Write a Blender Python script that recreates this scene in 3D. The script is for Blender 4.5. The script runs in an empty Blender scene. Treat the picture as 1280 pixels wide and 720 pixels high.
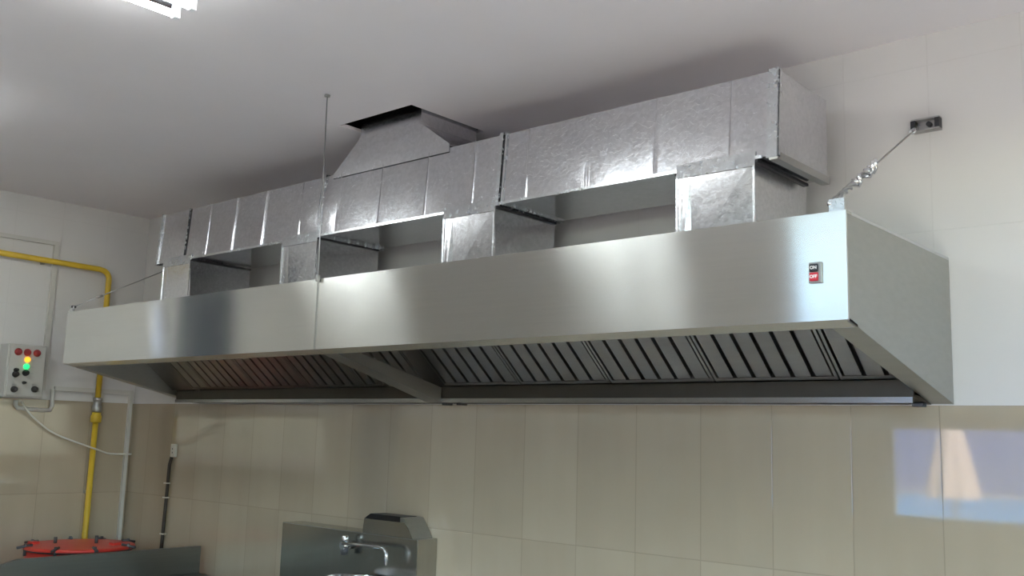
import bpy, bmesh, math, random
from mathutils import Vector, Matrix
random.seed(7)
C = bpy.context.scene.collection
U = 1.3            # metres per layout unit (one wall tile = 0.30 m wide)
ZF = 1.42          # floor lies 1.42 units under the tile top
def W(p): return Vector((p[0]*U, p[1]*U, (p[2]+ZF)*U))

# ------------------------------------------------------------ materials
def mat(name):
    m = bpy.data.materials.new(name); m.use_nodes = True
    nt = m.node_tree; b = nt.nodes['Principled BSDF']
    return m, nt, b
def N(nt, t, **kw):
    n = nt.nodes.new(t)
    for k, v in kw.items():
        if k in n.inputs: n.inputs[k].default_value = v
        else: setattr(n, k, v)
    return n
def mth(nt, op, a, b=None, c=None):
    n = nt.nodes.new('ShaderNodeMath'); n.operation = op
    for i, v in enumerate((a, b, c)):
        if v is None: continue
        if isinstance(v, (int, float)): n.inputs[i].default_value = v
        else: nt.links.new(v, n.inputs[i])
    return n.outputs[0]
def mixc(nt, f, a, b, blend='MIX'):
    n = nt.nodes.new('ShaderNodeMix'); n.data_type = 'RGBA'; n.blend_type = blend
    for s, v in ((n.inputs[0], f), (n.inputs[6], a), (n.inputs[7], b)):
        if isinstance(v, (int, float)): s.default_value = v
        elif isinstance(v, tuple): s.default_value = v if len(v) == 4 else (*v, 1)
        else: nt.links.new(v, s)
    return n.outputs[2]
def simple(name, col, rough=.5, metal=0, noise=.06, scale=12, spec=.5, coat=0):
    m, nt, b = mat(name)
    tc = N(nt, 'ShaderNodeTexCoord'); nz = N(nt, 'ShaderNodeTexNoise', Scale=scale, Detail=4.0)
    nt.links.new(tc.outputs['Object'], nz.inputs['Vector'])
    dark = tuple(c*(1-noise*2) for c in col); lite = tuple(min(1, c*(1+noise*2)) for c in col)
    nt.links.new(mixc(nt, nz.outputs['Fac'], dark, lite), b.inputs['Base Color'])
    b.inputs['Roughness'].default_value = rough; b.inputs['Metallic'].default_value = metal
    b.inputs['Specular IOR Level'].default_value = spec; b.inputs['Coat Weight'].default_value = coat
    return m
def emis(name, col, s):
    m, nt, b = mat(name)
    b.inputs['Base Color'].default_value = (*col, 1)
    b.inputs['Emission Color'].default_value = (*col, 1); b.inputs['Emission Strength'].default_value = s
    return m

def wall_material(name, axis, off):
    """white glazed tile over z = 0, polished beige porcelain under it; joints every 0.2315 x 0.456 units"""
    m, nt, b = mat(name)
    geo = N(nt, 'ShaderNodeNewGeometry'); sep = N(nt, 'ShaderNodeSeparateXYZ')
    nt.links.new(geo.outputs['Position'], sep.inputs[0])
    u = mth(nt, 'MULTIPLY', sep.outputs[axis], 1/U); z = mth(nt, 'SUBTRACT', mth(nt, 'MULTIPLY', sep.outputs[2], 1/U), ZF)
    tu = mth(nt, 'MULTIPLY', mth(nt, 'SUBTRACT', u, off), 1/.2315); tv = mth(nt, 'MULTIPLY', z, 1/.456)
    du = mth(nt, 'MULTIPLY', mth(nt, 'PINGPONG', tu, .5), .2315); dv = mth(nt, 'MULTIPLY', mth(nt, 'PINGPONG', tv, .5), .456)
    dmin = mth(nt, 'MINIMUM', du, dv)
    joint = mth(nt, 'SUBTRACT', 1.0, mth(nt, 'MULTIPLY', dmin, 1/.0022))
    jm = nt.nodes.new('ShaderNodeClamp'); nt.links.new(joint, jm.inputs[0]); joint = jm.outputs[0]
    low = mth(nt, 'LESS_THAN', z, 0.0)
    # per-tile tone
    cmb = N(nt, 'ShaderNodeCombineXYZ'); nt.links.new(mth(nt, 'FLOOR', tu), cmb.inputs[0]); nt.links.new(mth(nt, 'FLOOR', tv), cmb.inputs[1])
    wn = N(nt, 'ShaderNodeTexWhiteNoise'); nt.links.new(cmb.outputs[0], wn.inputs['Vector'])
    # veins running up the porcelain
    mp = N(nt, 'ShaderNodeMapping'); mp.inputs['Scale'].default_value = (7, 7, .9)
    nt.links.new(geo.outputs['Position'], mp.inputs['Vector'])
    nz = N(nt, 'ShaderNodeTexNoise', Scale=1.0, Detail=3.0); nt.links.new(mp.outputs[0], nz.inputs['Vector'])
    nz2 = N(nt, 'ShaderNodeTexNoise', Scale=2.2, Detail=5.0); nt.links.new(geo.outputs['Position'], nz2.inputs['Vector'])
    f = mth(nt, 'ADD', mth(nt, 'MULTIPLY', nz.outputs['Fac'], .35), mth(nt, 'MULTIPLY', nz2.outputs['Fac'], .45))
    f = mth(nt, 'ADD', f, mth(nt, 'MULTIPLY', wn.outputs['Value'], .2))
    beige = mixc(nt, f, BEIGE_A, BEIGE_B)
    white = mixc(nt, nz2.outputs['Fac'], (.60, .59, .575), (.66, .65, .635))
    beige_j = mixc(nt, mth(nt, 'MULTIPLY', joint, .42), beige, (.16, .13, .10))
    white_j = mixc(nt, mth(nt, 'MULTIPLY', joint, .16), white, (.42, .41, .39))
    nt.links.new(mixc(nt, low, white_j, beige_j), b.inputs['Base Color'])
    ro = nt.nodes.new('ShaderNodeMix'); nt.links.new(low, ro.inputs[0]); ro.inputs[2].default_value = .38; ro.inputs[3].default_value = .04
    nt.links.new(ro.outputs[0], b.inputs['Roughness'])
    io = nt.nodes.new('ShaderNodeMix'); nt.links.new(low, io.inputs[0]); io.inputs[2].default_value = 1.45; io.inputs[3].default_value = 1.85
    nt.links.new(io.outputs[0], b.inputs['IOR'])
    bp = N(nt, 'ShaderNodeBump', Strength=.25, Distance=.002); nt.links.new(mth(nt, 'SUBTRACT', 1.0, joint), bp.inputs['Height'])
    nt.links.new(bp.outputs[0], b.inputs['Normal'])
    return m
BEIGE_A = (.345, .285, .208); BEIGE_B = (.505, .435, .33)

def steel(name, col, rough, aniso=0, tangent=None, streak=(1, 1, 1), var=.06, wave=0.0):
    """brushed stainless: grain direction from stretched noise, optional anisotropic highlight"""
    m, nt, b = mat(name)
    geo = N(nt, 'ShaderNodeNewGeometry'); mp = N(nt, 'ShaderNodeMapping'); mp.inputs['Scale'].default_value = streak
    nt.links.new(geo.outputs['Position'], mp.inputs['Vector'])
    nz = N(nt, 'ShaderNodeTexNoise', Scale=3.0, Detail=5.0); nt.links.new(mp.outputs[0], nz.inputs['Vector'])
    sm = N(nt, 'ShaderNodeTexNoise', Scale=5.0, Detail=2.0, Roughness=.6); nt.links.new(geo.outputs['Position'], sm.inputs['Vector'])
    f = mth(nt, 'ADD', mth(nt, 'MULTIPLY', nz.outputs['Fac'], .6), mth(nt, 'MULTIPLY', sm.outputs['Fac'], .4))
    nt.links.new(mixc(nt, f, tuple(c*(1-2*var) for c in col), tuple(min(1, c*(1+2*var)) for c in col)), b.inputs['Base Color'])
    b.inputs['Metallic'].default_value = 1
    nt.links.new(mth(nt, 'ADD', rough*.8, mth(nt, 'MULTIPLY', sm.outputs['Fac'], rough*.4)), b.inputs['Roughness'])
    if aniso:
        b.inputs['Anisotropic'].default_value = aniso
        t = N(nt, 'ShaderNodeCombineXYZ'); 
        for i in range(3): t.inputs[i].default_value = tangent[i]
        nt.links.new(t.outputs[0], b.inputs['Tangent'])
    if wave:
        w = N(nt, 'ShaderNodeTexNoise', Scale=1.6, Detail=1.0); nt.links.new(geo.outputs['Position'], w.inputs['Vector'])
        bp = N(nt, 'ShaderNodeBump', Strength=1.0, Distance=wave); nt.links.new(w.outputs['Fac'], bp.inputs['Height'])
        nt.links.new(bp.outputs[0], b.inputs['Normal'])
    return m

def galvanised(name, col, rough, wave=.02):
    """zinc-coated sheet: crystalline spangle, dull patches, sheet that is never quite flat"""
    m, nt, b = mat(name)
    geo = N(nt, 'ShaderNodeNewGeometry')
    vo = N(nt, 'ShaderNodeTexVoronoi', Scale=75.0); nt.links.new(geo.outputs['Position'], vo.inputs['Vector'])
    wrp = N(nt, 'ShaderNodeTexNoise', Scale=55.0, Detail=4.0, Roughness=.6); nt.links.new(geo.outputs['Position'], wrp.inputs['Vector'])
    dl = N(nt, 'ShaderNodeTexNoise', Scale=3.0, Detail=5.0, Roughness=.65); nt.links.new(geo.outputs['Position'], dl.inputs['Vector'])
    sp = N(nt, 'ShaderNodeSeparateColor'); nt.links.new(vo.outputs['Color'], sp.inputs[0])
    f = mth(nt, 'ADD', mth(nt, 'MULTIPLY', sp.outputs[0], .3), mth(nt, 'ADD', mth(nt, 'MULTIPLY', wrp.outputs['Fac'], .3), mth(nt, 'MULTIPLY', dl.outputs['Fac'], .4)))
    nt.links.new(mixc(nt, f, tuple(c*.8 for c in col), tuple(min(1, c*1.18) for c in col)), b.inputs['Base Color'])
    b.inputs['Metallic'].default_value = 1
    nt.links.new(mth(nt, 'ADD', rough*.6, mth(nt, 'MULTIPLY', f, rough*.8)), b.inputs['Roughness'])
    h = mth(nt, 'ADD', mth(nt, 'MULTIPLY', wrp.outputs['Fac'], .05), mth(nt, 'MULTIPLY', sp.outputs[1], .05))
    w = N(nt, 'ShaderNodeTexNoise', Scale=2.0, Detail=1.0); nt.links.new(geo.outputs['Position'], w.inputs['Vector'])
    h = mth(nt, 'ADD', h, w.outputs['Fac'])
    bp = N(nt, 'ShaderNodeBump', Strength=1.0, Distance=wave); nt.links.new(h, bp.inputs['Height'])
    nt.links.new(bp.outputs[0], b.inputs['Normal'])
    return m

def glass_pane(name, tint=(.93, .96, .95)):
    m, nt, b = mat(name)
    nt.nodes.remove(b); out = nt.nodes['Material Output']
    tr = N(nt, 'ShaderNodeBsdfTransparent'); tr.inputs[0].default_value = (*tint, 1)
    gl = N(nt, 'ShaderNodeBsdfGlossy', Roughness=.02); lw = N(nt, 'ShaderNodeLayerWeight', Blend=.12)
    mx = N(nt, 'ShaderNodeMixShader'); nt.links.new(mth(nt, 'MULTIPLY', lw.outputs['Facing'], .35), mx.inputs[0]); nt.links.new(tr.outputs[0], mx.inputs[1]); nt.links.new(gl.outputs[0], mx.inputs[2])
    nt.links.new(mx.outputs[0], out.inputs['Surface'])
    return m

M = dict(
    wall_x=wall_material('back wall tiles', 0, 4.108), wall_y=wall_material('side wall tiles', 1, .0),
    ceiling=simple('ceiling plaster', (.80, .768, .79), .7, noise=.02, scale=2),
    floor=simple('floor tiles', (.69, .67, .625), .4, noise=.04, scale=4),
    hood_front=steel('brushed stainless front', (.70, .70, .67), .185, 1.0, (0, 0, 1), (1, 1, 40), .04),
    hood=steel('dull stainless', (.43, .435, .41), .42, 0, None, (1, 6, 20), .07),
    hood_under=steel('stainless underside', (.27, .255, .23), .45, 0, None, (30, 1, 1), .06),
    lip=steel('bright folded lip', (.36, .36, .35), .25, 0, None, (1, 20, 20), .05),
    roof=steel('hood roof sheet', (.66, .67, .68), .42, 0, None, (3, 3, 3), .04),
    trough=steel('darkened stainless trough', (.10, .09, .075), .5, 0, None, (6, 6, 1), .08),  # dark reflection of the room put into the base colour
    filter=steel('filter stainless', (.35, .335, .31), .36, 0, None, (1, 12, 12), .08),
    filter_shade=simple('filter gap shade', (.03, .03, .035), .6, .5),
    duct=galvanised('galvanised sheet', (.66, .66, .685), .20, .0065),
    duct_trim=galvanised('galvanised joint strip', (.66, .68, .70), .25, .006),
    gap=simple('dark joint fill', (.035, .035, .04), .6),  # near-black colour for duct joints, seams and the drum gasket
    plenum=simple('dark ceiling void', (.02, .02, .022), .9),
    yellow=simple('yellow gas paint', (.62, .42, .03), .4, noise=.08),
    grey_metal=steel('zinc fittings', (.45, .45, .44), .4),
    wire=steel('steel wire', (.42, .42, .42), .38),
    chrome=steel('chrome', (.75, .76, .78), .12),
    dark_steel=simple('dark painted steel', (.10, .10, .105), .45, .6),
    trunk=simple('white plastic trunking', (.55, .54, .50), .45, noise=.02),
    cable=simple('white cable', (.68, .66, .60), .5, noise=.02),
    box=simple('grey enamel box', (.46, .45, .42), .45, noise=.03),
    red=simple('red enamel', (.62, .045, .03), .35, noise=.06),
    red_lens=simple('red lens unlit', (.28, .03, .03), .3),
    black=simple('black plastic', (.018, .018, .02), .4),
    orange_on=emis('orange lamp lit', (1, .32, .02), 1.1), green_on=emis('green lamp lit', (.02, .9, .2), .75),
    outlet=simple('ivory plastic', (.60, .57, .50), .4, noise=.02),
    brown=simple('dark brown cable', (.035, .026, .02), .5),
    bench=steel('worn bench steel', (.20, .198, .18), .4, 0, None, (1, 1, 30), .08),
    sink=steel('sink steel', (.42, .42, .395), .2, 0, None, (30, 30, 1), .08),
    lamp_white=simple('lamp enamel', (.75, .77, .80), .4, noise=.01),
    reflector=steel('lamp reflector', (.70, .78, .88), .2),
    tube=emis('fluorescent tube', (.95, .985, .955), 22.0),
    white_text=simple('white print', (.85, .85, .85), .5), red_btn=simple('red switch', (.60, .03, .05), .3),
    black_btn=simple('black switch', (.02, .02, .025), .3),
    frame=simple('window frame', (.32, .30, .27), .5), door=simple('added dark door', (.06, .075, .10), .4),
    glass=glass_pane('window glass'), dimmed=glass_pane('smoked window glass', (.42, .40, .43)),  # second pane is tinted to weaken the added slim window
    pool=simple('pool water', (.016, .17, .31), .15, noise=.15, scale=3), deck=simple('stone deck', (.20, .15, .13), .8),
    blue_wall=simple('blue painted wall', (.040, .066, .185), .8, noise=.05, scale=2), canvas=simple('beige canvas', (.31, .23, .205), .85),
    wood=simple('wood pole', (.25, .15, .08), .6),
)

# ------------------------------------------------------------ mesh helpers (layout units)
class MB:
    def __init__(s): s.bm = bmesh.new()
    def box(s, x0, x1, y0, y1, z0, z1, bev=0):
        r = bmesh.ops.create_cube(s.bm, size=1)['verts']
        for v in r: v.co = ((x0+x1)/2+v.co.x*(x1-x0), (y0+y1)/2+v.co.y*(y1-y0), (z0+z1)/2+v.co.z*(z1-z0))
        if bev: bmesh.ops.bevel(s.bm, geom=list({e for v in r for e in v.link_edges}), offset=bev, segments=2, affect='EDGES', profile=.5)
        return s
    def prism(s, pts, axis, a, b):
        """polygon in the two other axes, extruded along axis from a to b"""
        def P(p, t):
            l = list(p); l.insert(axis, t); return l
        A = [s.bm.verts.new(P(p, a)) for p in pts]; B = [s.bm.verts.new(P(p, b)) for p in pts]
        s.bm.faces.new(A); s.bm.faces.new(B[::-1]); n = len(pts)
        for i in range(n): s.bm.faces.new((A[i], B[i], B[(i+1) % n], A[(i+1) % n]))
        return s
    def poly(s, pts):
        s.bm.faces.new([s.bm.verts.new(p) for p in pts]); return s
    def hull(s, lo, hi):
        """loft between two rings of equal count, capped"""
        A = [s.bm.verts.new(p) for p in lo]; B = [s.bm.verts.new(p) for p in hi]; n = len(A)
        s.bm.faces.new(A[::-1]); s.bm.faces.new(B)
        for i in range(n): s.bm.faces.new((A[i], A[(i+1) % n], B[(i+1) % n], B[i]))
        return s
    def tube(s, pts, r, seg=10, cap=True):
        pts = [Vector(p) for p in pts]; rings = []
        rr = r if isinstance(r, (list, tuple)) else [r]*len(pts); ref = None
        for i, p in enumerate(pts):
            d = (pts[min(i+1, len(pts)-1)]-pts[max(i-1, 0)]).normalized()
            if ref is None: ref = d.orthogonal().normalized()
            a = (ref-d*ref.dot(d)).normalized(); ref = a; b = d.cross(a)
            rings.append([s.bm.verts.new(p+(a*math.cos(2*math.pi*k/seg)+b*math.sin(2*math.pi*k/seg))*rr[i]) for k in range(seg)])
        for A, B in zip(rings, rings[1:]):
            for k in range(seg):
                f = s.bm.faces.new((A[k], A[(k+1) % seg], B[(k+1) % seg], B[k])); f.smooth = True
        if cap: s.bm.faces.new(rings[0][::-1]); s.bm.faces.new(rings[-1])
        return s
    def lathe(s, c, prof, seg=32, axis=2, sx=1, sy=1):
        """prof: (radius, height) pairs about an axis through c"""
        rings = []
        for r, h in prof:
            ring = []
            for k in range(seg):
                a = 2*math.pi*k/seg; q = [r*math.cos(a)*sx, r*math.sin(a)*sy]; q.insert(axis, h)
                ring.append(s.bm.verts.new((c[0]+q[0], c[1]+q[1], c[2]+q[2])))
            rings.append(ring)
        for A, B in zip(rings, rings[1:]):
            for k in range(seg):
                f = s.bm.faces.new((A[k], A[(k+1) % seg], B[(k+1) % seg], B[k])); f.smooth = True
        s.bm.faces.new(rings[0][::-1]); s.bm.faces.new(rings[-1])
        return s
    def build(s, name, m, parent=None, origin=None):
        bm = s.bm
        bmesh.ops.remove_doubles(bm, verts=bm.verts, dist=1e-6)
        bmesh.ops.recalc_face_normals(bm, faces=bm.faces)
        for v in bm.verts: v.co = W(v.co)
        # parts hang under empties that are never rotated: the offset is the sum of the locations up the tree
        off = Vector((0, 0, 0)); p = parent
        while p: off += p.location; p = p.parent
        if parent is None:
            if origin: loc = W(origin)
            else:
                xs = [v.co for v in bm.verts]
                loc = Vector(((min(v.x for v in xs)+max(v.x for v in xs))/2, (min(v.y for v in xs)+max(v.y for v in xs))/2, min(v.z for v in xs)))
        else: loc = Vector((0, 0, 0))
        for v in bm.verts: v.co -= off+loc
        me = bpy.data.meshes.new(name); bm.to_mesh(me); bm.free(); me.materials.append(M[m])
        o = bpy.data.objects.new(name, me); C.objects.link(o); o.location = loc; o.parent = parent
        return o
def tag(o, label=None, cat=None, group=None, kind=None):
    if label: o['label'] = label
    if cat: o['category'] = cat
    if group: o['group'] = group
    if kind: o['kind'] = kind
    return o
def thing(name, label, cat, loc, group=None):
    o = bpy.data.objects.new(name, None); C.objects.link(o); o.location = W(loc); o.empty_display_size = .1
    return tag(o, label, cat, group)
def struct(o): o['kind'] = 'structure'; return o
def arc(c, a, b, r, n=6):
    """quarter bend leaving along -a and going along b: points of an elbow centred at the pipe corner c"""
    c, a, b = Vector(c), Vector(a), Vector(b); ctr = c+a*r+b*r
    return [ctr-b*r*math.cos(t*math.pi/2/n)-a*r*math.sin(t*math.pi/2/n) for t in range(n+1)]
def copy_tree(o, parent=None):
    c = o.copy(); C.objects.link(c)
    if parent is not None: c.parent = parent
    for ch in [q for q in C.objects if q.parent == o]: copy_tree(ch, c)
    return c

# ------------------------------------------------------------ camera
f = 1226.13
cd = bpy.data.cameras.new('camera'); cam = bpy.data.objects.new('camera', cd); C.objects.link(cam)
cd.sensor_width = 36; cd.lens = f/1280*36; cd.clip_start = .05; cd.clip_end = 300
right = Vector((0.7532668847, 0.6570710448, 0.0290971154)); up = Vector((0.0760633589, -0.1309713132, 0.9884638995)); fwd = Vector((-0.6533018946, 0.7423638981, 0.1486353838))
mw = Matrix((right, up, -fwd)).transposed().to_4x4(); mw.translation = W((4.94755, -2.62148, -.10761)); cam.matrix_world = mw
bpy.context.scene.camera = cam

# ------------------------------------------------------------ room shell
XR, YB, H, FL = 6.5, -3.4, 1.0, -ZF
def holed(name, m, axis, a, b, u0, u1, v0, v1, holes):
    """slab between a and b on an axis, over u0..u1 x v0..v1 of the other axes, with rectangular holes (u0,u1,v0,v1)"""
    us = sorted({u0, u1, *[h[i] for h in holes for i in (0, 1)]}); vs = sorted({v0, v1, *[h[i] for h in holes for i in (2, 3)]})
    mb = MB(); hol = lambda u, v: any(h[0] < u < h[1] and h[2] < v < h[3] for h in holes)
    def P(t, u, v):
        l = [u, v]; l.insert(axis, t); return l
    for i in range(len(us)-1):
        for j in range(len(vs)-1):
            uc, vc = (us[i]+us[i+1])/2, (vs[j]+vs[j+1])/2
            if hol(uc, vc): continue
            for t in (a, b): mb.poly([P(t, us[i], vs[j]), P(t, us[i+1], vs[j]), P(t, us[i+1], vs[j+1]), P(t, us[i], vs[j+1])])
    for (p, q, r, s_) in [*holes, (u0, u1, v0, v1)]:
        for (e0, e1) in (((p, r), (q, r)), ((q, r), (q, s_)), ((q, s_), (p, s_)), ((p, s_), (p, r))):
            mb.poly([P(a, *e0), P(a, *e1), P(b, *e1), P(b, *e0)])
    return struct(mb.build(name, m))
T = .1
WR = (-2.7, -.95, -.5, .82)                     # added unseen window on the right wall, brings in more daylight
holed('wall_back', 'wall_x', 1, 0, T, -T, XR+T, FL, H, [])
holed('wall_right', 'wall_y', 0, XR, XR+T, YB, 0, FL, H, [WR])
WL = (-1.475, -1.39, .30, .56)                  # added slim window, puts a bright strip into the hood reflection
WD = (-1.90, -1.525, FL, .82)                    # added dark door on the left wall, puts a dark stripe into the hood reflection
holed('wall_left', 'wall_y', 0, -T, 0, YB, 0, FL, H, [WL, WD])
WT = (2.70, 5.6, .60, .82)                      # added transom over the long window, brightens the hood's right end
W1 = (2.70, 5.6, -.54, -.03+.13)                # long kitchen window that the tiles mirror
holed('wall_front', 'wall_x', 1, YB-T, YB, -T, XR+T, FL, H, [W1, WT])
struct(MB().box(-T, XR+T, YB-T, T, FL-.1, FL).build('floor', 'floor'))
HOLE = (2.16, 2.545, -.44, -.075)
holed('ceiling', 'ceiling', 2, H, H+.012, -T, XR+T, YB-T, T, [HOLE])
# dark void over the hole
pl = MB(); px0, px1, py0, py1 = HOLE[0]-.3, HOLE[1]+.3, HOLE[2]-.3, .05
pl.box(px0, px1, py0, py1, H+.55, H+.57).box(px0-.02, px0, py0, py1, H+.0125, H+.55).box(px1, px1+.02, py0, py1, H+.0125, H+.55)
pl.box(px0, px1, py0-.02, py0, H+.0125, H+.55).box(px0, px1, py1, py1+.02, H+.0125, H+.55)
struct(pl.build('trim_1', 'plenum'))
# window on the front wall
fr = MB(); e = .03
fr.box(W1[0], W1[1], YB-.07, YB-.03, W1[3]-.10, W1[3]).box(W1[0], W1[1], YB-.07, YB-.03, W1[2], W1[2]+e)
for xm in (W1[0]+e/2, 4.6, W1[1]-e/2): fr.box(xm-e/2, xm+e/2, YB-.07, YB-.03, W1[2]+e, W1[3]-.10)
w1 = struct(fr.build('window_1', 'frame')); 
MB().box(W1[0]+e, 4.6-e/2, YB-.052, YB-.048, W1[2]+e, W1[3]-.10).build('pane', 'glass', w1)
MB().box(4.6+e/2, W1[1]-e, YB-.052, YB-.048, W1[2]+e, W1[3]-.10).build('pane', 'glass', w1)
fr = MB()
fr.box(WT[0], WT[1], YB-.07, YB-.03, WT[3]-e, WT[3]).box(WT[0], WT[1], YB-.07, YB-.03, WT[2], WT[2]+e)
for xm in (WT[0]+e/2, 4.6, WT[1]-e/2): fr.box(xm-e/2, xm+e/2, YB-.07, YB-.03, WT[2]+e, WT[3]-e)
w2 = struct(fr.build('added_transom', 'frame'))
MB().box(WT[0]+e, 4.6-e/2, YB-.052, YB-.048, WT[2]+e, WT[3]-e).build('pane', 'glass', w2)
MB().box(4.6+e/2, WT[1]-e, YB-.052, YB-.048, WT[2]+e, WT[3]-e).build('pane', 'glass', w2)
fr = MB(); ym = (WR[0]+WR[1])/2
fr.box(XR+.03, XR+.07, WR[0], WR[1], WR[3]-e, WR[3]).box(XR+.03, XR+.07, WR[0], WR[1], WR[2], WR[2]+e)
for y_ in (WR[0]+e/2, ym, WR[1]-e/2): fr.box(XR+.03, XR+.07, y_-e/2, y_+e/2, WR[2]+e, WR[3]-e)
w3 = struct(fr.build('added_side_window', 'frame'))
for q0, q1 in ((WR[0]+e, ym-e/2), (ym+e/2, WR[1]-e)): MB().box(XR+.048, XR+.052, q0, q1, WR[2]+e, WR[3]-e).build('pane', 'glass', w3)
fr = MB(); e = .012
fr.box(-.07, -.03, WL[0], WL[1], WL[3]-e, WL[3]).box(-.07, -.03, WL[0], WL[1], WL[2], WL[2]+e)
for ym in (WL[0]+e/2, WL[1]-e/2): fr.box(-.07, -.03, ym-e/2, ym+e/2, WL[2]+e, WL[3]-e)
w4 = struct(fr.build('added_slim_window', 'frame')); MB().box(-.052, -.048, WL[0]+e, WL[1]-e, WL[2]+e, WL[3]-e).build('pane', 'dimmed', w4)
d1 = struct(MB().box(-.06, -.03, WD[0]+.002, WD[1]-.002, FL, WD[3]-.002).build('added_door', 'door'))
MB().tube([(-.03, WD[0]+.04, -.6), (-.005, WD[0]+.04, -.6), (-.005, WD[0]+.11, -.6)], .006).build('door_handle', 'chrome', d1)

# ------------------------------------------------------------ exhaust hood
L, R, D, Z2, Z1, Z0, XS = .585, 4.145, .66, .38, .149, .003, 2.378
hood = thing('exhaust_hood', 'long brushed stainless kitchen exhaust hood on the back wall', 'hood', ((L+R)/2, -.33, Z0))
t = .006
sl = lambda y: Z1+(Z0-Z1)*(y+D)/D              # lower edge of the end panels
for a, b in ((L, XS-.0012), (XS+.0012, R)):
    p = MB()
    p.prism([(-D, Z1), (-D, Z2), (-D+.03, Z2), (-D+.03, Z2-t), (-D+t, Z2-t), (-D+t, sl(-D+t)+.005), (-D+.05, sl(-D+.05)+.005), (-D+.05, sl(-D+.05))], 0, a, b)
    p.build('front_panel', 'hood_front', hood)
for a, b, s in ((L, L+t, 1), (R-t, R, -1)):
    p = MB(); yb = -.002; y0 = -D+t+.0005
    p.prism([(y0, sl(y0)), (y0, Z2-t-.0005), (yb, Z2-t-.0005), (yb, sl(yb))], 0, a, b)
    fa, fb = (b, b+.05) if s > 0 else (a-.05, a)
    y0 = -D+.051
    p.prism([(y0, sl(y0)), (yb, sl(yb)), (yb, sl(yb)+.005), (y0, sl(y0)+.005)], 0, fa, fb)
    p.build('end_panel', 'hood', hood)
MB().box(L, R, -D+.031, -.002, Z2-t, Z2).build('roof_panel', 'roof', hood)
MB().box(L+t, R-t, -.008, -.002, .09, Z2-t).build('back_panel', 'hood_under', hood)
YT, ZT = -.13, .058
MB().prism([(YT, .016), (YT, ZT), (YT+t, ZT), (YT+t, .022), (-.008, .016), (-.008, .09), (-.002, .09), (-.002, .002)], 0, L+.056, R-.056).build('grease_trough', 'trough', hood)
MB().box(L+.057, R-.057, YT-.005, YT-.0005, .001, .0155).build('trough_lip', 'lip', hood)
ang = math.radians(40); FLn = .385; uy, uz = -math.cos(ang), math.sin(ang)
fy, fz = YT+.004, ZT+.002                      # lower edge of the filter plane
ty, tz = fy+uy*FLn, fz+uz*FLn
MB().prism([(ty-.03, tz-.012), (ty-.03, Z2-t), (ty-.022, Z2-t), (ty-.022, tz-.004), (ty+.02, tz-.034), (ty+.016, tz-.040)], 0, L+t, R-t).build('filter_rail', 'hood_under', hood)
def slab(mb, x0, x1, s0, s1, n0, n1):
    """box in filter-plane axes: s runs up the slope, n points up out of the plane"""
    ny, nz = -uz, -uy
    P = lambda s, n: (fy+uy*s+ny*n*-1, fz+uz*s+nz*n)
    return mb.prism([P(s0, n0), P(s1, n0), P(s1, n1), P(s0, n1)], 0, x0, x1)
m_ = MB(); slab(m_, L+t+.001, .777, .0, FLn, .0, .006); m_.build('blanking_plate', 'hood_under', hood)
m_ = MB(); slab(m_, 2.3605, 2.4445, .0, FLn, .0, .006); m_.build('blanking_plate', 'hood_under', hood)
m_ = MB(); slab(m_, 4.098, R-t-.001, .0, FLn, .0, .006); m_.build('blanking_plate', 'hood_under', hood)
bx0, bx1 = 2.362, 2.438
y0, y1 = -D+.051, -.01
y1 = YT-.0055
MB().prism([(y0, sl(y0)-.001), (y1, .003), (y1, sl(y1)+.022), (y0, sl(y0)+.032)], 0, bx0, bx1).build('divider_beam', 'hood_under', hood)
MB().box(XS-.004, XS+.004, -D-.0012, -D-.0002, Z1+.002, Z2-.001).build('joint_strip', 'hood', hood)
for xx in (2.37, 2.445, 4.07): MB().box(xx-.014, xx+.014, -.05, -.02, -.005, .005, .002).build('bracket_foot', 'dark_steel', hood)
for xx in (4.123, .607):   # lifting tabs on the two front corners
    k = MB(); k.prism([(xx-.017, Z2-.001), (xx+.017, Z2-.001), (xx+.017, Z2+.028), (xx-.017, Z2+.028)], 1, -.655, -.650)
    k.build('lifting_tab', 'duct_trim', hood)
MB().box(4.05, 4.12, -.028, -.004, Z2+.0003, Z2+.012, .002).build('rear_clip', 'duct_trim', hood)
sw = MB().box(4.063, 4.092, -D-.006, -D-.0003, .229, .274, .002).build('switch', 'hood', hood); sw['label'] = 'small grey framed rocker switch with black and red buttons'
bk = MB().box(4.067, 4.086, -D-.011, -D-.0062, .253, .270, .002).build('button', 'black_btn', sw)
rd = MB().box(4.067, 4.086, -D-.011, -D-.0062, .233, .2515, .002).build('button', 'red_btn', sw)
def text(body, x, y, z, size, parent, m):
    cu = bpy.data.curves.new('lettering', 'FONT'); cu.body = body; cu.size = size*U; cu.align_x = 'CENTER'; cu.align_y = 'CENTER'; cu.extrude = .0004; cu.offset = .0004
    tmp = bpy.data.objects.new('lettering', cu); C.objects.link(tmp)
    me = bpy.data.meshes.new_from_object(tmp.evaluated_get(bpy.context.evaluated_depsgraph_get()))
    bpy.data.objects.remove(tmp); bpy.data.curves.remove(cu); me.name = 'lettering'; me.materials.clear(); me.materials.append(M[m])
    o = bpy.data.objects.new('lettering', me); C.objects.link(o)
    off = Vector((0, 0, 0)); p = parent
    while p: off += p.location; p = p.parent
    o.parent = parent; o.location = W((x, y, z))-off; o.rotation_euler = (math.pi/2, 0, 0)
    return o
text('ON', 4.0765, -D-.0114, .2615, .0095, sw, 'white_text'); text('OFF', 4.0765, -D-.0114, .2423, .0095, sw, 'white_text')

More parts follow.
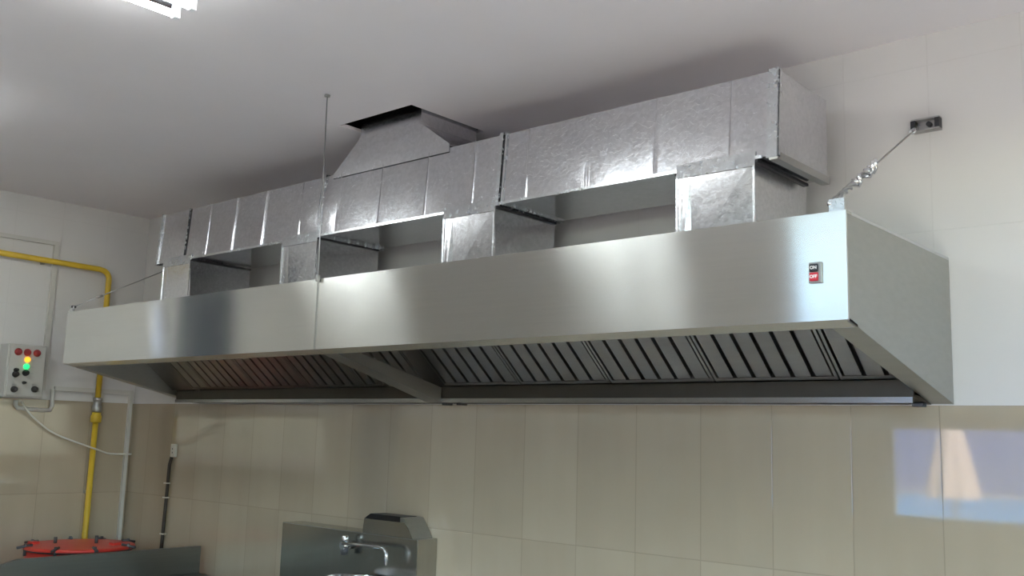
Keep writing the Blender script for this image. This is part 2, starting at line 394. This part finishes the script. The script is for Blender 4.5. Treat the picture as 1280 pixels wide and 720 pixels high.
# baffle filters, each a thing that lifts out
def make_filter(width, n, label, group, x):
    o = thing('baffle_filter', label, 'filter', (x, fy, fz), group)
    fw = .010; F0, F1 = .002, FLn-.002
    m_ = MB()
    slab(m_, x+.002, x+fw, F0, F1, .0, .03); slab(m_, x+width-fw, x+width-.002, F0, F1, .0, .03)
    slab(m_, x+fw, x+width-fw, F0, F0+.012, .0, .03); slab(m_, x+fw, x+width-fw, F1-.012, F1, .0, .03)
    m_.build('frame', 'filter', o)
    m_ = MB(); slab(m_, x+fw, x+width-fw, F0+.012, F1-.012, .026, .029); m_.build('gap_shade_plate', 'filter_shade', o)  # near-black sheet, paints in the shade between the baffles
    pit = (width-2*fw)/n; gap = .013
    for k in range(n):
        a = x+fw+k*pit+gap/2; b = a+pit-gap; tt = .0025
        m_ = MB()
        slab(m_, a, b, F0+.0125, F1-.0125, .002, .002+tt)          # a U channel: web and two legs
        slab(m_, a, a+tt, F0+.0125, F1-.0125, .0045, .018); slab(m_, b-tt, b, F0+.0125, F1-.0125, .0045, .018)
        m_.build('baffle', 'filter', o)
    return o
left_w = [.779, .932, 1.303, 1.668, 2.015]
ordinal = ['leftmost narrow', 'second from the left', 'third from the left', 'fourth from the left', 'fifth from the left, against the divider beam']
edges = [(.779, .153, 2), (.932, .371, 6), (1.303, .365, 6), (1.668, .347, 6), (2.015, .345, 6),
         (2.445, .363, 6), (2.808, .366, 6), (3.174, .362, 6), (3.536, .366, 6), (3.902, .194, 3)]
labs = ['narrow two-channel steel baffle filter at the left end of the hood',
        'steel baffle filter beside the narrow one at the left end of the hood',
        'steel baffle filter third from the left end of the hood',
        'steel baffle filter fourth from the left, one short of the divider beam',
        'steel baffle filter touching the left side of the divider beam',
        'steel baffle filter touching the right side of the divider beam',
        'steel baffle filter second to the right of the divider beam',
        'steel baffle filter third to the right of the divider beam',
        'steel baffle filter fourth right of the divider beam, beside the right-end one',
        'half-width steel baffle filter at the right end of the hood']
for (x, w, n), lb in zip(edges, labs): make_filter(w-.001, n, lb, 'baffle filters under the hood', x)

# ------------------------------------------------------------ galvanised duct
F, G, DL, DR, DT, DB = .396, .09, .840, 3.863, .839, .611
duct = thing('exhaust_duct', 'galvanised sheet metal duct with four risers on top of the hood', 'duct', ((DL+DR)/2, -.25, Z2))
LEAN = .016
def section(x0, x1, creases, belly={}):
    """rectangular sheet duct with a crease bead round it at each x; the front leans back at the top, and the
    panels listed in belly are pushed out at mid height"""
    stops = [x0]+sorted(creases)+[x1]; prof = []
    for i in range(len(stops)-1):
        a, b = stops[i], stops[i+1]; be = belly[i] if i in belly else random.uniform(-.0012, .0006)
        mid = random.choice((.0008, .0012, -.0008))
        if i > 0: prof.append((a, .0055, 0))
        prof += [(a+.003 if i else a, 0, be), (a+.009, .0003, be), (a+(b-a)*.3, mid, be), (a+(b-a)*.7, mid, be), (b-.009, .0003, be), (b-.003 if i < len(stops)-2 else b, 0, be)]
    mb = MB(); rings = []
    for x, o, be in prof:
        pts = []
        for t_ in (0, .2, .4, .6, .8, 1): pts.append((-F-o+LEAN*t_-be*math.sin(math.pi*t_), DB+(DT-DB)*t_))
        pts += [(-G+o, DT), (-G+o, DB)]
        rings.append([mb.bm.verts.new((x, y, z)) for y, z in pts])
    for A, B in zip(rings, rings[1:]):
        for k in range(8): mb.bm.faces.new((A[k], A[(k+1) % 8], B[(k+1) % 8], B[k])).smooth = 0 <= k < 5
    mb.bm.faces.new(rings[0]); mb.bm.faces.new(rings[-1][::-1])
    corner = [(A[k], B[k]) for A, B in zip(rings, rings[1:]) for k in (0, 5, 6, 7)]
    for p, q in corner: mb.bm.edges.get((p, q)).smooth = False
    for rg in (rings[0], rings[-1]):
        for k in range(8): mb.bm.edges.get((rg[k], rg[(k+1) % 8])).smooth = False
    o = mb.build('duct_section', 'duct', duct)
    return o
section(DL, 1.074, []); section(1.086, 2.004, [1.24, 1.44, 1.65, 1.89], {4: .0062})
section(2.020, 2.912, [2.118, 2.35, 2.584, 2.804], {0: .0066}); section(2.934, DR, [3.033, 3.267, 3.501, 3.732], {1: .0062, 2: .002})
def ring(x0, x1, g, name='joint_flange', m='duct_trim'):
    mb = MB(); h = .012
    mb.box(x0, x1, -F-g, -F+h, DB-g, DT+g); 
    mb2 = MB(); mb.bm.free()
    mb2.prism([(-F-g, DB-g), (-F, DB-g), (-F+LEAN, DT+g), (-F+LEAN-g, DT+g)], 0, x0, x1).box(x0, x1, -G, -G+g, DB-g, DT+g).box(x0, x1, -F+LEAN, -G, DT, DT+g).box(x0, x1, -F, -G, DB-g, DB)
    return mb2.build(name, m, duct)
ring(1.0742, 1.0858, -.004, m='gap'); ring(1.064, 1.0738, .005)
ring(2.0042, 2.0198, .003); ring(2.0202, 2.030, .008)
ring(2.9122, 2.926, .007); ring(2.9262, 2.9338, -.004, m='gap'); ring(2.934, 2.942, .005)
ring(DL-.002, DL+.014, .006)
# right end: angle strips round the open corner
a_ = MB(); a_.prism([(-F-.004, DB-.006), (-F-.0004, DB-.006), (-F+LEAN-.0004, DT+.006), (-F+LEAN-.004, DT+.006)], 0, DR-.028, DR+.004)
a_.prism([(-F-.004, DB-.006), (-F+.010, DB-.006), (-F+LEAN+.010, DT+.006), (-F+LEAN-.004, DT+.006)], 0, DR+.0004, DR+.004)
a_.build('corner_angle', 'duct_trim', duct)
a_ = MB(); a_.box(DR-.02, DR+.004, -F-.003, -G+.004, DB-.012, DB-.0004).box(DR+.0004, DR+.004, -F+.011, -G+.004, DB-.0003, DB+.008)
a_.build('corner_angle', 'grey_metal', duct)
MB().box(1.09, DR-.04, -F-.005, -F-.0004, DB-.004, DB+.004).build('edge_strip', 'duct_trim', duct)
legs = [(.915, 1.139), (1.801, 2.018), (2.688, 2.912), (3.576, 3.804)]
for i, (a, b) in enumerate(legs):
    mb = MB(); y0, y1 = -F-.006, -.10
    lo = [(a, y0, Z2+.0005), (b, y0, Z2+.0005), (b, y1, Z2+.0005), (a, y1, Z2+.0005)]
    hi = [(a, y0, DB-.0125), (b, y0, DB-.0125), (b, y1, DB-.0125), (a, y1, DB-.0125)]
    # left edge of the front sheet is plumb and rolled, the rest leans
    rowx = [(a, .0), (a+.006, .0), (a+.016, .0015), (a+.04, .007), (b-.01, .009), (b, .009)]
    lo = [(x, y0+ln*1.5, Z2+.0005) for x, ln in rowx]+[(b, y1, Z2+.0005), (a, y1, Z2+.0005)]
    hi = [(x, y0, DB-.0125) for x, _ in rowx]+[(b, y1, DB-.0125), (a, y1, DB-.0125)]
    mb.hull(lo, hi)
    o = mb.build('riser', 'duct', duct)
    s = MB().prism([(-F-.009, DB-.022), (-F-.0062, DB-.022), (-F-.0008, DB+.018), (-F-.0036, DB+.018)], 0, a-.002, b+.002)
    s.box(a-.002, a+.004, -F-.009, -F-.0062, Z2+.0006, DB-.022).box(b-.004, b+.002, -F-.009, -F-.0062, Z2+.0006, DB-.022)
    s.build('flange_strip', 'duct_trim', o)
    MB().box(b, b+.008, -F-.004, -.10, DB-.012, DB-.0045).build('collar', 'gap', o)
    MB().box(a-.008, a, -F-.004, -.10, DB-.012, DB-.0045).build('collar', 'gap', o)
# transition to the ceiling hole: vertical front sheet, flared sides, square neck
x0, x1, n0, n1, yf, yk, zb, zn, zt = 2.075, 2.68, 2.212, 2.532, -F+.0155, -.10, DT-.014, .952, H+.2
tr = MB()
tr.hull([(x0, yf, DT+.0065), (x1, yf, DT+.0065), (x1, yk, DT+.0065), (x0, yk, DT+.0065)], [(n0, yf, zn), (n1, yf, zn), (n1, yk, zn), (n0, yk, zn)])
tr = tr.build('transition', 'duct', duct)
nk = MB().box(n0, n1, yf+.001, yk, zn, zt); nk.build('neck', 'duct', tr)
MB().prism([(x0-.006, zb), (x1, zb), (x1, zb+.028), (n1+.004, zn), (n1, zn+.01), (n0, zn+.01), (n0-.002, zn), (x0-.006, zb+.014)], 1, yf-.004, yf-.0005).build('front_sheet', 'duct', tr)
MB().prism([(x0-.004, zb-.002), (x1, zb-.002), (x1, zb-.0002), (x0-.004, zb-.0002)], 1, yf-.004, yf-.0005).build('seam', 'gap', tr)

# ------------------------------------------------------------ hangers
rod = MB().tube([(2.388, -.676, H), (2.384, -.668, .42), (2.384, -.668, .375)], .0019, 8)
rod = rod.build('hanger_rod', 'wire'); tag(rod, 'thin vertical hanger rod from the ceiling to the hood front seam', 'hanger rod')
MB().lathe((2.388, -.676, H), [(.010, -.006), (.010, 0)], 16).build('ceiling_plate', 'grey_metal', rod)
MB().box(2.378, 2.390, -.672, -.662, .370, .392, .001).build('hook_clip', 'grey_metal', rod)
def support(p0, p1, label, clips):
    w = MB(); p0, p1 = Vector(p0), Vector(p1); d = p1-p0
    o = w.tube([p0, p1], .0026, 8).build('support_wire', 'wire'); tag(o, label, 'support wire', 'slanting support wires of the hood')
    if clips:
        tw = MB(); a = d.orthogonal().normalized(); b = d.normalized().cross(a)
        for ph in (0, math.pi):
            tw.tube([p0+d*(.02+.36*k/28)+(a*math.cos(k*.9+ph)+b*math.sin(k*.9+ph))*.0055 for k in range(29)], .0032, 6)
        tw.build('twisted_end', 'wire', o)
        for s_, L_ in ((.24, .020), (.36, .030), (.40, .026)):
            q = p0+d*s_; cl = MB()
            cl.tube([q-a*L_*.6-b*.006, q-a*L_*.2+b*.012, q+a*L_*.3+b*.010, q+a*L_-b*.004], .004, 8)
            cl.lathe((q.x, q.y, q.z), [(.004, -.008), (.009, -.006), (.009, .006), (.004, .008)], 12)
            cl.build('wire_clip', 'chrome', o)
        MB().tube([p0+Vector((.022, .0, -.004)), p0+Vector((.024, 0, .018)), p0+d*.10+Vector((.006, 0, 0))], .0035, 8).build('wire_tail', 'wire', o)
        MB().lathe((p0.x, p0.y, p0.z), [(.004, -.006), (.008, -.004), (.008, .004), (.004, .006)], 12).build('eye_bolt', 'chrome', o)
        MB().tube([p1-d*.10, p1-d*.03], .007, 8).build('ferrule', 'chrome', o)
    else:
        MB().tube([p0+d*.16, p0+d*.20], .006, 8).build('wire_clip', 'wire', o)
        MB().lathe((p0.x, p0.y, p0.z), [(.005, -.006), (.011, -.004), (.011, .004), (.005, .006)], 12).build('eye_bolt', 'dark_steel', o)
    return o
support((4.108, -.648, .400), (4.088, -.022, .740), 'twisted steel support wire with clips above the right end of the hood', True)
support((.612, -.648, .402), (.61, -.016, .740), 'plain steel support wire at the left end of the hood', False)
def wall_bracket(x, label, z=.742):
    o = thing('wall_bracket', label, 'bracket', (x, -.015, z-.018), 'wall brackets of the support wires')
    c = MB(); c.box(x-.036, x+.036, -.004, 0, z-.017, z+.017)
    c.box(x-.036, x+.036, -.026, -.004, z-.017, z-.013).box(x-.036, x+.036, -.026, -.004, z+.013, z+.017)
    c.build('channel', 'grey_metal', o)
    for e in (-1, 1): MB().box(x+e*.031-.006, x+e*.031+.006, -.027, -.004, z-.0129, z+.0129).build('end_cap', 'black', o)
    MB().lathe((x+.008, -.012, z), [(.007, -.009), (.007, .004)], 12, axis=1).build('bolt', 'black', o)
wall_bracket(4.105, 'small dark channel bracket on the white wall holding the clipped wire')
wall_bracket(.61, 'small dark channel bracket behind the left end of the duct')

# ------------------------------------------------------------ left wall services
gp = thing('gas_pipe', 'yellow gas pipe running along the left wall and down behind the red drum', 'pipe', (.035, -.216, -.95))
pr_, px_ = .0142, .035
MB().tube([(px_, -1.15, .695), (px_, -.27, .680), *arc((px_, -.216, .678), (0, -1, 0), (0, 0, -1), .045), (px_, -.217, .02)], pr_, 14).build('pipe', 'yellow', gp)
MB().tube([(px_, -.217, -.10), (px_, -.222, -ZF+.001)], pr_, 14).build('pipe', 'yellow', gp)
MB().lathe((px_, -.217, 0), [(.020, -.052), (.024, -.046), (.024, -.02), (.019, -.016), (.019, .004), (.023, .008), (.023, .020), (.018, .022)], 12).build('union', 'grey_metal', gp)['label'] = 'bare grey pipe union'
MB().lathe((px_, -.217, 0), [(.020, -.105), (.027, -.10), (.027, -.07), (.022, -.064), (.022, -.053)], 10).build('coupling', 'yellow', gp)
for z in (.45, -.45): MB().box(.001, px_-.012, -.232, -.202, z-.008, z+.008).build('pipe_clamp', 'grey_metal', gp)
for y in (-.55, -.95): MB().box(.001, px_-.012, y-.008, y+.008, .665, .70).build('pipe_clamp', 'grey_metal', gp)
# trunking
tk = MB()
tk.box(.001, .018, -.502, -.478, .045, .790).box(.001, .018, -1.2, -.5021, .770, .790)
tk = tk.build('cable_trunking', 'trunk'); tag(tk, 'white plastic cable trunking beside the control box, running up the left wall', 'trunking')
tk = MB(); tk.tube([(.012, -.44, .055), (.012, -.435, -.03), (.012, -.445, -.05), (.012, -.48, -.052), (.012, -.60, -.045), (.012, -.61, -.03), (.012, -.61, -.008)], .010, 10)
tk = tk.build('conduit', 'trunk'); tag(tk, 'short grey conduit looping under the control box', 'conduit')
tk = MB(); tk.box(.001, .018, -.43, -.036, .046, .068).box(.001, .020, -.036, -.019, -.96, .068)
tk = tk.build('cable_trunking', 'trunk'); tag(tk, 'white plastic cable trunking turning down the corner behind the yellow pipe', 'trunking')
cp = [(.03, -.592, -.012), (.03, -.575, -.04), (.03, -.529, -.089), (.025, -.446, -.149), (.025, -.39, -.175), (.045, -.343, -.194), (.062, -.237, -.230), (.05, -.18, -.248), (.03, -.129, -.262), (.028, -.007, -.262)]
cpp = []
for i in range(len(cp)-1):
    for k in range(4):
        a, b = Vector(cp[i]), Vector(cp[i+1]); cpp.append(a.lerp(b, k/4))
cpp.append(Vector(cp[-1])); 
for _ in range(3): cpp = [cpp[0]]+[(cpp[i-1]+cpp[i]*2+cpp[i+1])/4 for i in range(1, len(cpp)-1)]+[cpp[-1]]
tag(MB().tube(cpp, .0045, 8).build('power_cable', 'cable'), 'loose white cable sagging from the control box across the beige tiles', 'cable')
# control box
cb = thing('control_box', 'grey electrical control box with lit orange and green lamps', 'control box', (.05, -.612, 0))
b0, b1, bz0, bz1, bd = -.704, -.522, .002, .256, .095
MB().box(.0005, bd, b0, b1, bz0, bz1, .004).build('enclosure', 'box', cb)
MB().box(bd+.0005, bd+.010, b0+.008, b1-.008, bz0+.008, bz1-.008, .002).build('door', 'box', cb)
fx = bd+.0105
def on_box(u, v): return b0+(b1-b0)*u, bz1+(bz0-bz1)*v
def stud(name, u, v, r, h, m, prof=None, label=None):
    y, z = on_box(u, v)
    o = MB().lathe((fx, y, z), [(r*1.25, 0), (r*1.25, h*.25), (r, h*.3), (r*.95, h*.8), (r*.6, h)], 16, axis=0).build(name, m, cb)
    if label: o['label'] = label
    return o
for u in (.24, .47, .72): stud('pilot_lamp', u, .15, .014, .02, 'red_lens', label='unlit dark red pilot lamp')
stud('pilot_lamp',   .49, .285, .011, .018, 'orange_on', label='lit orange pilot lamp')
stud('pilot_lamp', .48, .415, .011, .018, 'green_on', label='lit green pilot lamp')
for u, v in ((.47, .535), (.22, .57), (.22, .49), (.45, .72), (.22, .85), (.74, .83)):
    r = .006 if (u, v) == (.45, .72) else (.008 if u == .22 and v < .5 else .012); stud('knob', u, v, r, .03, 'black')
for u, v in ((.62, .29), (.62, .42), (.62, .54), (.22, .765), (.74, .745), (.36, .57)):
    y, z = on_box(u, v); MB().box(fx-.0004, fx+.001, y-.012, y+.012, z-.004, z+.004).build('name_plate', 'grey_metal', cb)

# ------------------------------------------------------------ outlet and brown cable
ol = thing('wall_outlet', 'small ivory wall outlet on the beige tiles below the left end of the hood', 'outlet', (.448, -.01, -.262))
MB().box(.428, .468, -.016, 0, -.262, -.198, .003).build('cover_plate', 'outlet', ol)
for z in (-.222, -.240): MB().box(.446, .451, -.0172, -.0164, z-.004, z+.004).build('socket_hole', 'black', ol)
bc = MB().tube([(.436, -.010, -.262), (.424, -.012, -.30), (.418, -.012, -.50), (.409, -.012, -.70), (.405, -.012, -1.0)], .0085, 10).build('outlet_cable', 'brown')
tag(bc, 'dark brown cable running down the tiles from the ivory outlet', 'cable')
for z in (-.39, -.46, -.635): MB().box(.4, .432, -.0225, -.0035, z-.003, z+.003).build('cable_clip', 'outlet', bc)

# ------------------------------------------------------------ red drum
dc = (.405, -.42, 0); dr = .228; zt = -.66
dm = thing('steel_drum', 'red lidded steel drum in the corner under the yellow pipe', 'drum', (dc[0], dc[1], FL))
MB().lathe(dc, [(dr-.01, FL), (dr, FL+.01), (dr, -1.15), (dr+.006, -1.14), (dr+.006, -1.12), (dr, -1.11), (dr, -.90), (dr+.006, -.89), (dr+.006, -.87), (dr, -.86), (dr, zt-.021)], 56).build('body', 'red', dm)
MB().lathe(dc, [(dr+.006, zt-.0205), (dr+.006, zt-.0145)], 56).build('gasket', 'gap', dm)
lid = MB().lathe(dc, [(dr+.010, zt-.014), (dr+.012, zt-.012), (dr+.012, zt-.005), (dr+.006, zt-.001), (dr-.02, zt), (.05, zt+.004), (.0001, zt+.004)], 56).build('lid', 'red', dm)
for a in (165, 215, 262, 310, 350, 35, 90, 130):
    a = math.radians(a); cx, cy = dc[0]+math.cos(a)*(dr+.006), dc[1]+math.sin(a)*(dr+.006); b = MB()
    ox, oy = math.cos(a), math.sin(a)
    b.tube([(cx-ox*.03, cy-oy*.03, zt+.006), (cx+ox*.035, cy+oy*.035, zt-.004)], .006, 8)
    b.tube([(cx, cy, zt-.04), (cx, cy, zt+.012)], .007, 8)
    b.build('clamp_bolt', 'dark_steel', dm)
for (qx, qy, hh) in ((.33, -.50, .030), (.44, -.36, .038)):
    MB().tube([(qx, qy, zt+.001), (qx, qy, zt+hh)], .008, 10).build('lid_nipple', 'dark_steel', lid)
MB().box(.27, .31, -.60, -.56, zt-.001, zt+.012, .003).build('hinge_lug', 'red', lid); MB().box(.50, .54, -.33, -.29, zt-.001, zt+.012, .003).build('hinge_lug', 'red', lid)

# ------------------------------------------------------------ steel bench
bn = thing('steel_bench', 'dull stainless bench with upstand in front of the red drum', 'bench', (1.08, -.9, FL))
bx, bt = .815, -.775
MB().prism([(-.045, bt+.0005), (-.045, -.655), (-.86, -.655), (-1.02, -.70), (-1.75, -.70), (-1.75, bt+.0005)], 0, bx-.025, bx).build('upstand', 'bench', bn)
MB().box(bx-.025, 1.37, -1.75, -.045, bt-.03, bt, .003).build('worktop', 'bench', bn)
MB().box(bx, 1.34, -1.72, -.075, -1.22, -1.20).build('undershelf', 'bench', bn)
for lx in (bx+.02, 1.33):
    for ly in (-1.70, -.09): MB().tube([(lx, ly, FL), (lx, ly, bt-.0305)], .016, 12).build('leg', 'bench', bn)

# ------------------------------------------------------------ wall hand sink
sk = thing('hand_sink', 'stainless wall-mounted hand sink with tall splashback and tap', 'sink', (1.9, -.1, -1.0))
MB().box(1.50, 2.313, -.10, -.0005, -1.02, -.489, .003).build('splashback', 'sink', sk)
rim = [(.150, -.30), (.165, -.20), (.185, -.06), (.192, -.006), (.205, 0), (.207, -.004), (.197, -.010), (.190, -.07), (.170, -.21), (.152, -.308)]
bs = MB(); prof = [(r*.52, -.634+h*.7) for r, h in rim]
bs.lathe((2.10, -.222, 0), prof, 48); bs.build('basin', 'chrome', sk)
tap = MB().tube([(1.949, -.1005, -.540), (1.949, -.150, -.540)], .016, 14).build('tap_body', 'chrome', sk)
MB().lathe((1.949, -.135, -.540), [(.010, .010), (.013, .02), (.013, .034), (.006, .038)], 14).build('tap_knob', 'chrome', tap)
MB().lathe((1.949, -.135, -.540), [(.014, -.034), (.015, -.012), (.008, -.010)], 14).build('tap_base', 'dark_steel', tap)
MB().tube([(1.955, -.150, -.530), (2.08, -.151, -.527), (2.165, -.152, -.525), (2.192, -.152, -.529), (2.205, -.153, -.545), (2.207, -.153, -.585)], .0075, 12).build('spout', 'chrome', tap)

# ------------------------------------------------------------ soap dispenser above the splashback
sd = thing('paper_dispenser', 'grey metal dispenser with black lid above the sink splashback', 'dispenser', (2.14, -.05, -.4885))
MB().hull([(2.005, -.1, -.4885), (2.285, -.1, -.4885), (2.285, -.004, -.4885), (2.005, -.004, -.4885)],
          [(2.013, -.1, -.436), (2.240, -.1, -.436), (2.240, -.004, -.436), (2.013, -.004, -.436)]).build('lower_case', 'sink', sd)
MB().hull([(2.013, -.1, -.4355), (2.216, -.1, -.4355), (2.216, -.004, -.4355), (2.013, -.004, -.4355)],
          [(2.022, -.078, -.418), (2.198, -.078, -.418), (2.198, -.004, -.418), (2.022, -.004, -.418)]).build('lid', 'black', sd)
MB().prism([(2.2165, -.4355), (2.240, -.4355), (2.262, -.455), (2.288, -.4887), (2.286, -.4887), (2.258, -.448), (2.238, -.421), (2.2165, -.418)], 1, -.102, -.004).build('end_cheek', 'hood', sd)

# ------------------------------------------------------------ ceiling lights
def make_light(x0, y0, label):
    o = thing('ceiling_light', label, 'ceiling light', (x0+.23, y0-.23, H-.04), 'fluorescent ceiling lights')
    w, l, dep = .46, .46, .009
    h = MB(); h.box(x0, x0+w, y0-l, y0, H-.006, H-.0003)
    h.box(x0, x0+.006, y0-l, y0, H-dep, H-.006).box(x0+w-.006, x0+w, y0-l, y0, H-dep, H-.006)
    h.box(x0+.006, x0+w-.006, y0-l, y0-l+.006, H-dep, H-.006).box(x0+.006, x0+w-.006, y0-.006, y0, H-dep, H-.006)
    h.build('housing', 'lamp_white', o)
    h = MB()
    for c in (.115, .345):
        h.prism([(x0+c-.10, H-.014), (x0+c-.04, H-.0085), (x0+c+.04, H-.0085), (x0+c+.10, H-.014), (x0+c+.10, H-.0125), (x0+c+.04, H-.0065), (x0+c-.04, H-.0065), (x0+c-.10, H-.0125)], 1, y0-l+.007, y0-.007)
    h.build('reflector', 'reflector', o)
    for c in (.075, .155, .305, .385):
        tb = MB().tube([(x0+c, y0-l+.024, H-.032), (x0+c, y0-.024, H-.032)], .0095, 12).build('tube', 'tube', o)
        for yy in (y0-l+.008, y0-.0235): MB().box(x0+c-.009, x0+c+.009, yy, yy+.0155, H-.042, H-.0088).build('lamp_holder', 'lamp_white', tb)
    return o
make_light(2.56, -1.357, 'open fluorescent ceiling light at the top left of the view')
make_light(.945, -1.357, 'open fluorescent ceiling light in the row nearer the left wall')

# ------------------------------------------------------------ pool yard outside the window
struct(MB().box(-60, 40, -70, YB-.12, -1.72, -1.62).build('floor_2', 'deck'))
ring_ = MB(); ring_.box(-14, 12, -28.5, -17.6, -1.619, -1.5)
pw = ring_.build('pool_water', 'pool'); pw['kind'] = 'structure'
bw = MB().box(-60, 40, -34.3, -33.8, -1.6, .95).build('trim_2', 'blue_wall'); struct(bw)
um = thing('pool_umbrella', 'closed beige parasol by the pool, mirrored in the beige tiles', 'umbrella', (1.05, -10, -1.62))
MB().tube([(1.05, -10, -1.60), (1.05, -10, .36)], .022, 12).build('pole', 'wood', um)
cn = MB(); rg = []
for (hz, rr, am) in ((-.70, .29, .14), (-.66, .285, .14), (-.3, .22, .12), (0.05, .14, .10), (.25, .07, .06), (.32, .02, 0)):
    rg.append([cn.bm.verts.new((1.03+rr*(1+am*math.cos(8*a))*math.cos(a), -10+rr*(1+am*math.cos(8*a))*math.sin(a), hz)) for a in [2*math.pi*k/48 for k in range(48)]])
for A, B in zip(rg, rg[1:]):
    for k in range(48): cn.bm.faces.new((A[k], A[(k+1) % 48], B[(k+1) % 48], B[k])).smooth = True
cn.bm.faces.new(rg[-1]); cn.build('canopy', 'canvas', um)
MB().lathe((1.05, -10, 0), [(.25, -1.6199), (.25, -1.56), (.05, -1.54)], 24).build('base', 'deck', um)

# ------------------------------------------------------------ light
w = bpy.data.worlds.new('sky'); bpy.context.scene.world = w; w.use_nodes = True; nt = w.node_tree
sky = nt.nodes.new('ShaderNodeTexSky'); sky.sky_type = 'NISHITA'; sky.sun_disc = False; sky.sun_elevation = math.radians(55); sky.sun_rotation = math.radians(20)
bg = nt.nodes['Background']; nt.links.new(sky.outputs[0], bg.inputs[0]); bg.inputs[1].default_value = 1.15
sd_ = bpy.data.lights.new('sun', 'SUN'); sd_.energy = 25; sd_.angle = .01; sd_.color = (1, .95, .88)
so = bpy.data.objects.new('sun', sd_); C.objects.link(so); so.rotation_euler = Vector((.60, .35, .72)).to_track_quat('Z', 'Y').to_euler()

sc = bpy.context.scene
sc.view_settings.view_transform = 'Standard'; sc.view_settings.look = 'None'; sc.view_settings.gamma = 1; sc.view_settings.use_curve_mapping = False
sc.view_settings.exposure = 0.92
try:
    sc.cycles.use_denoising = True; sc.cycles.max_bounces = 10; sc.cycles.diffuse_bounces = 6; sc.cycles.glossy_bounces = 6; sc.cycles.sample_clamp_indirect = 8
    sc.cycles.caustics_reflective = True
except Exception: pass
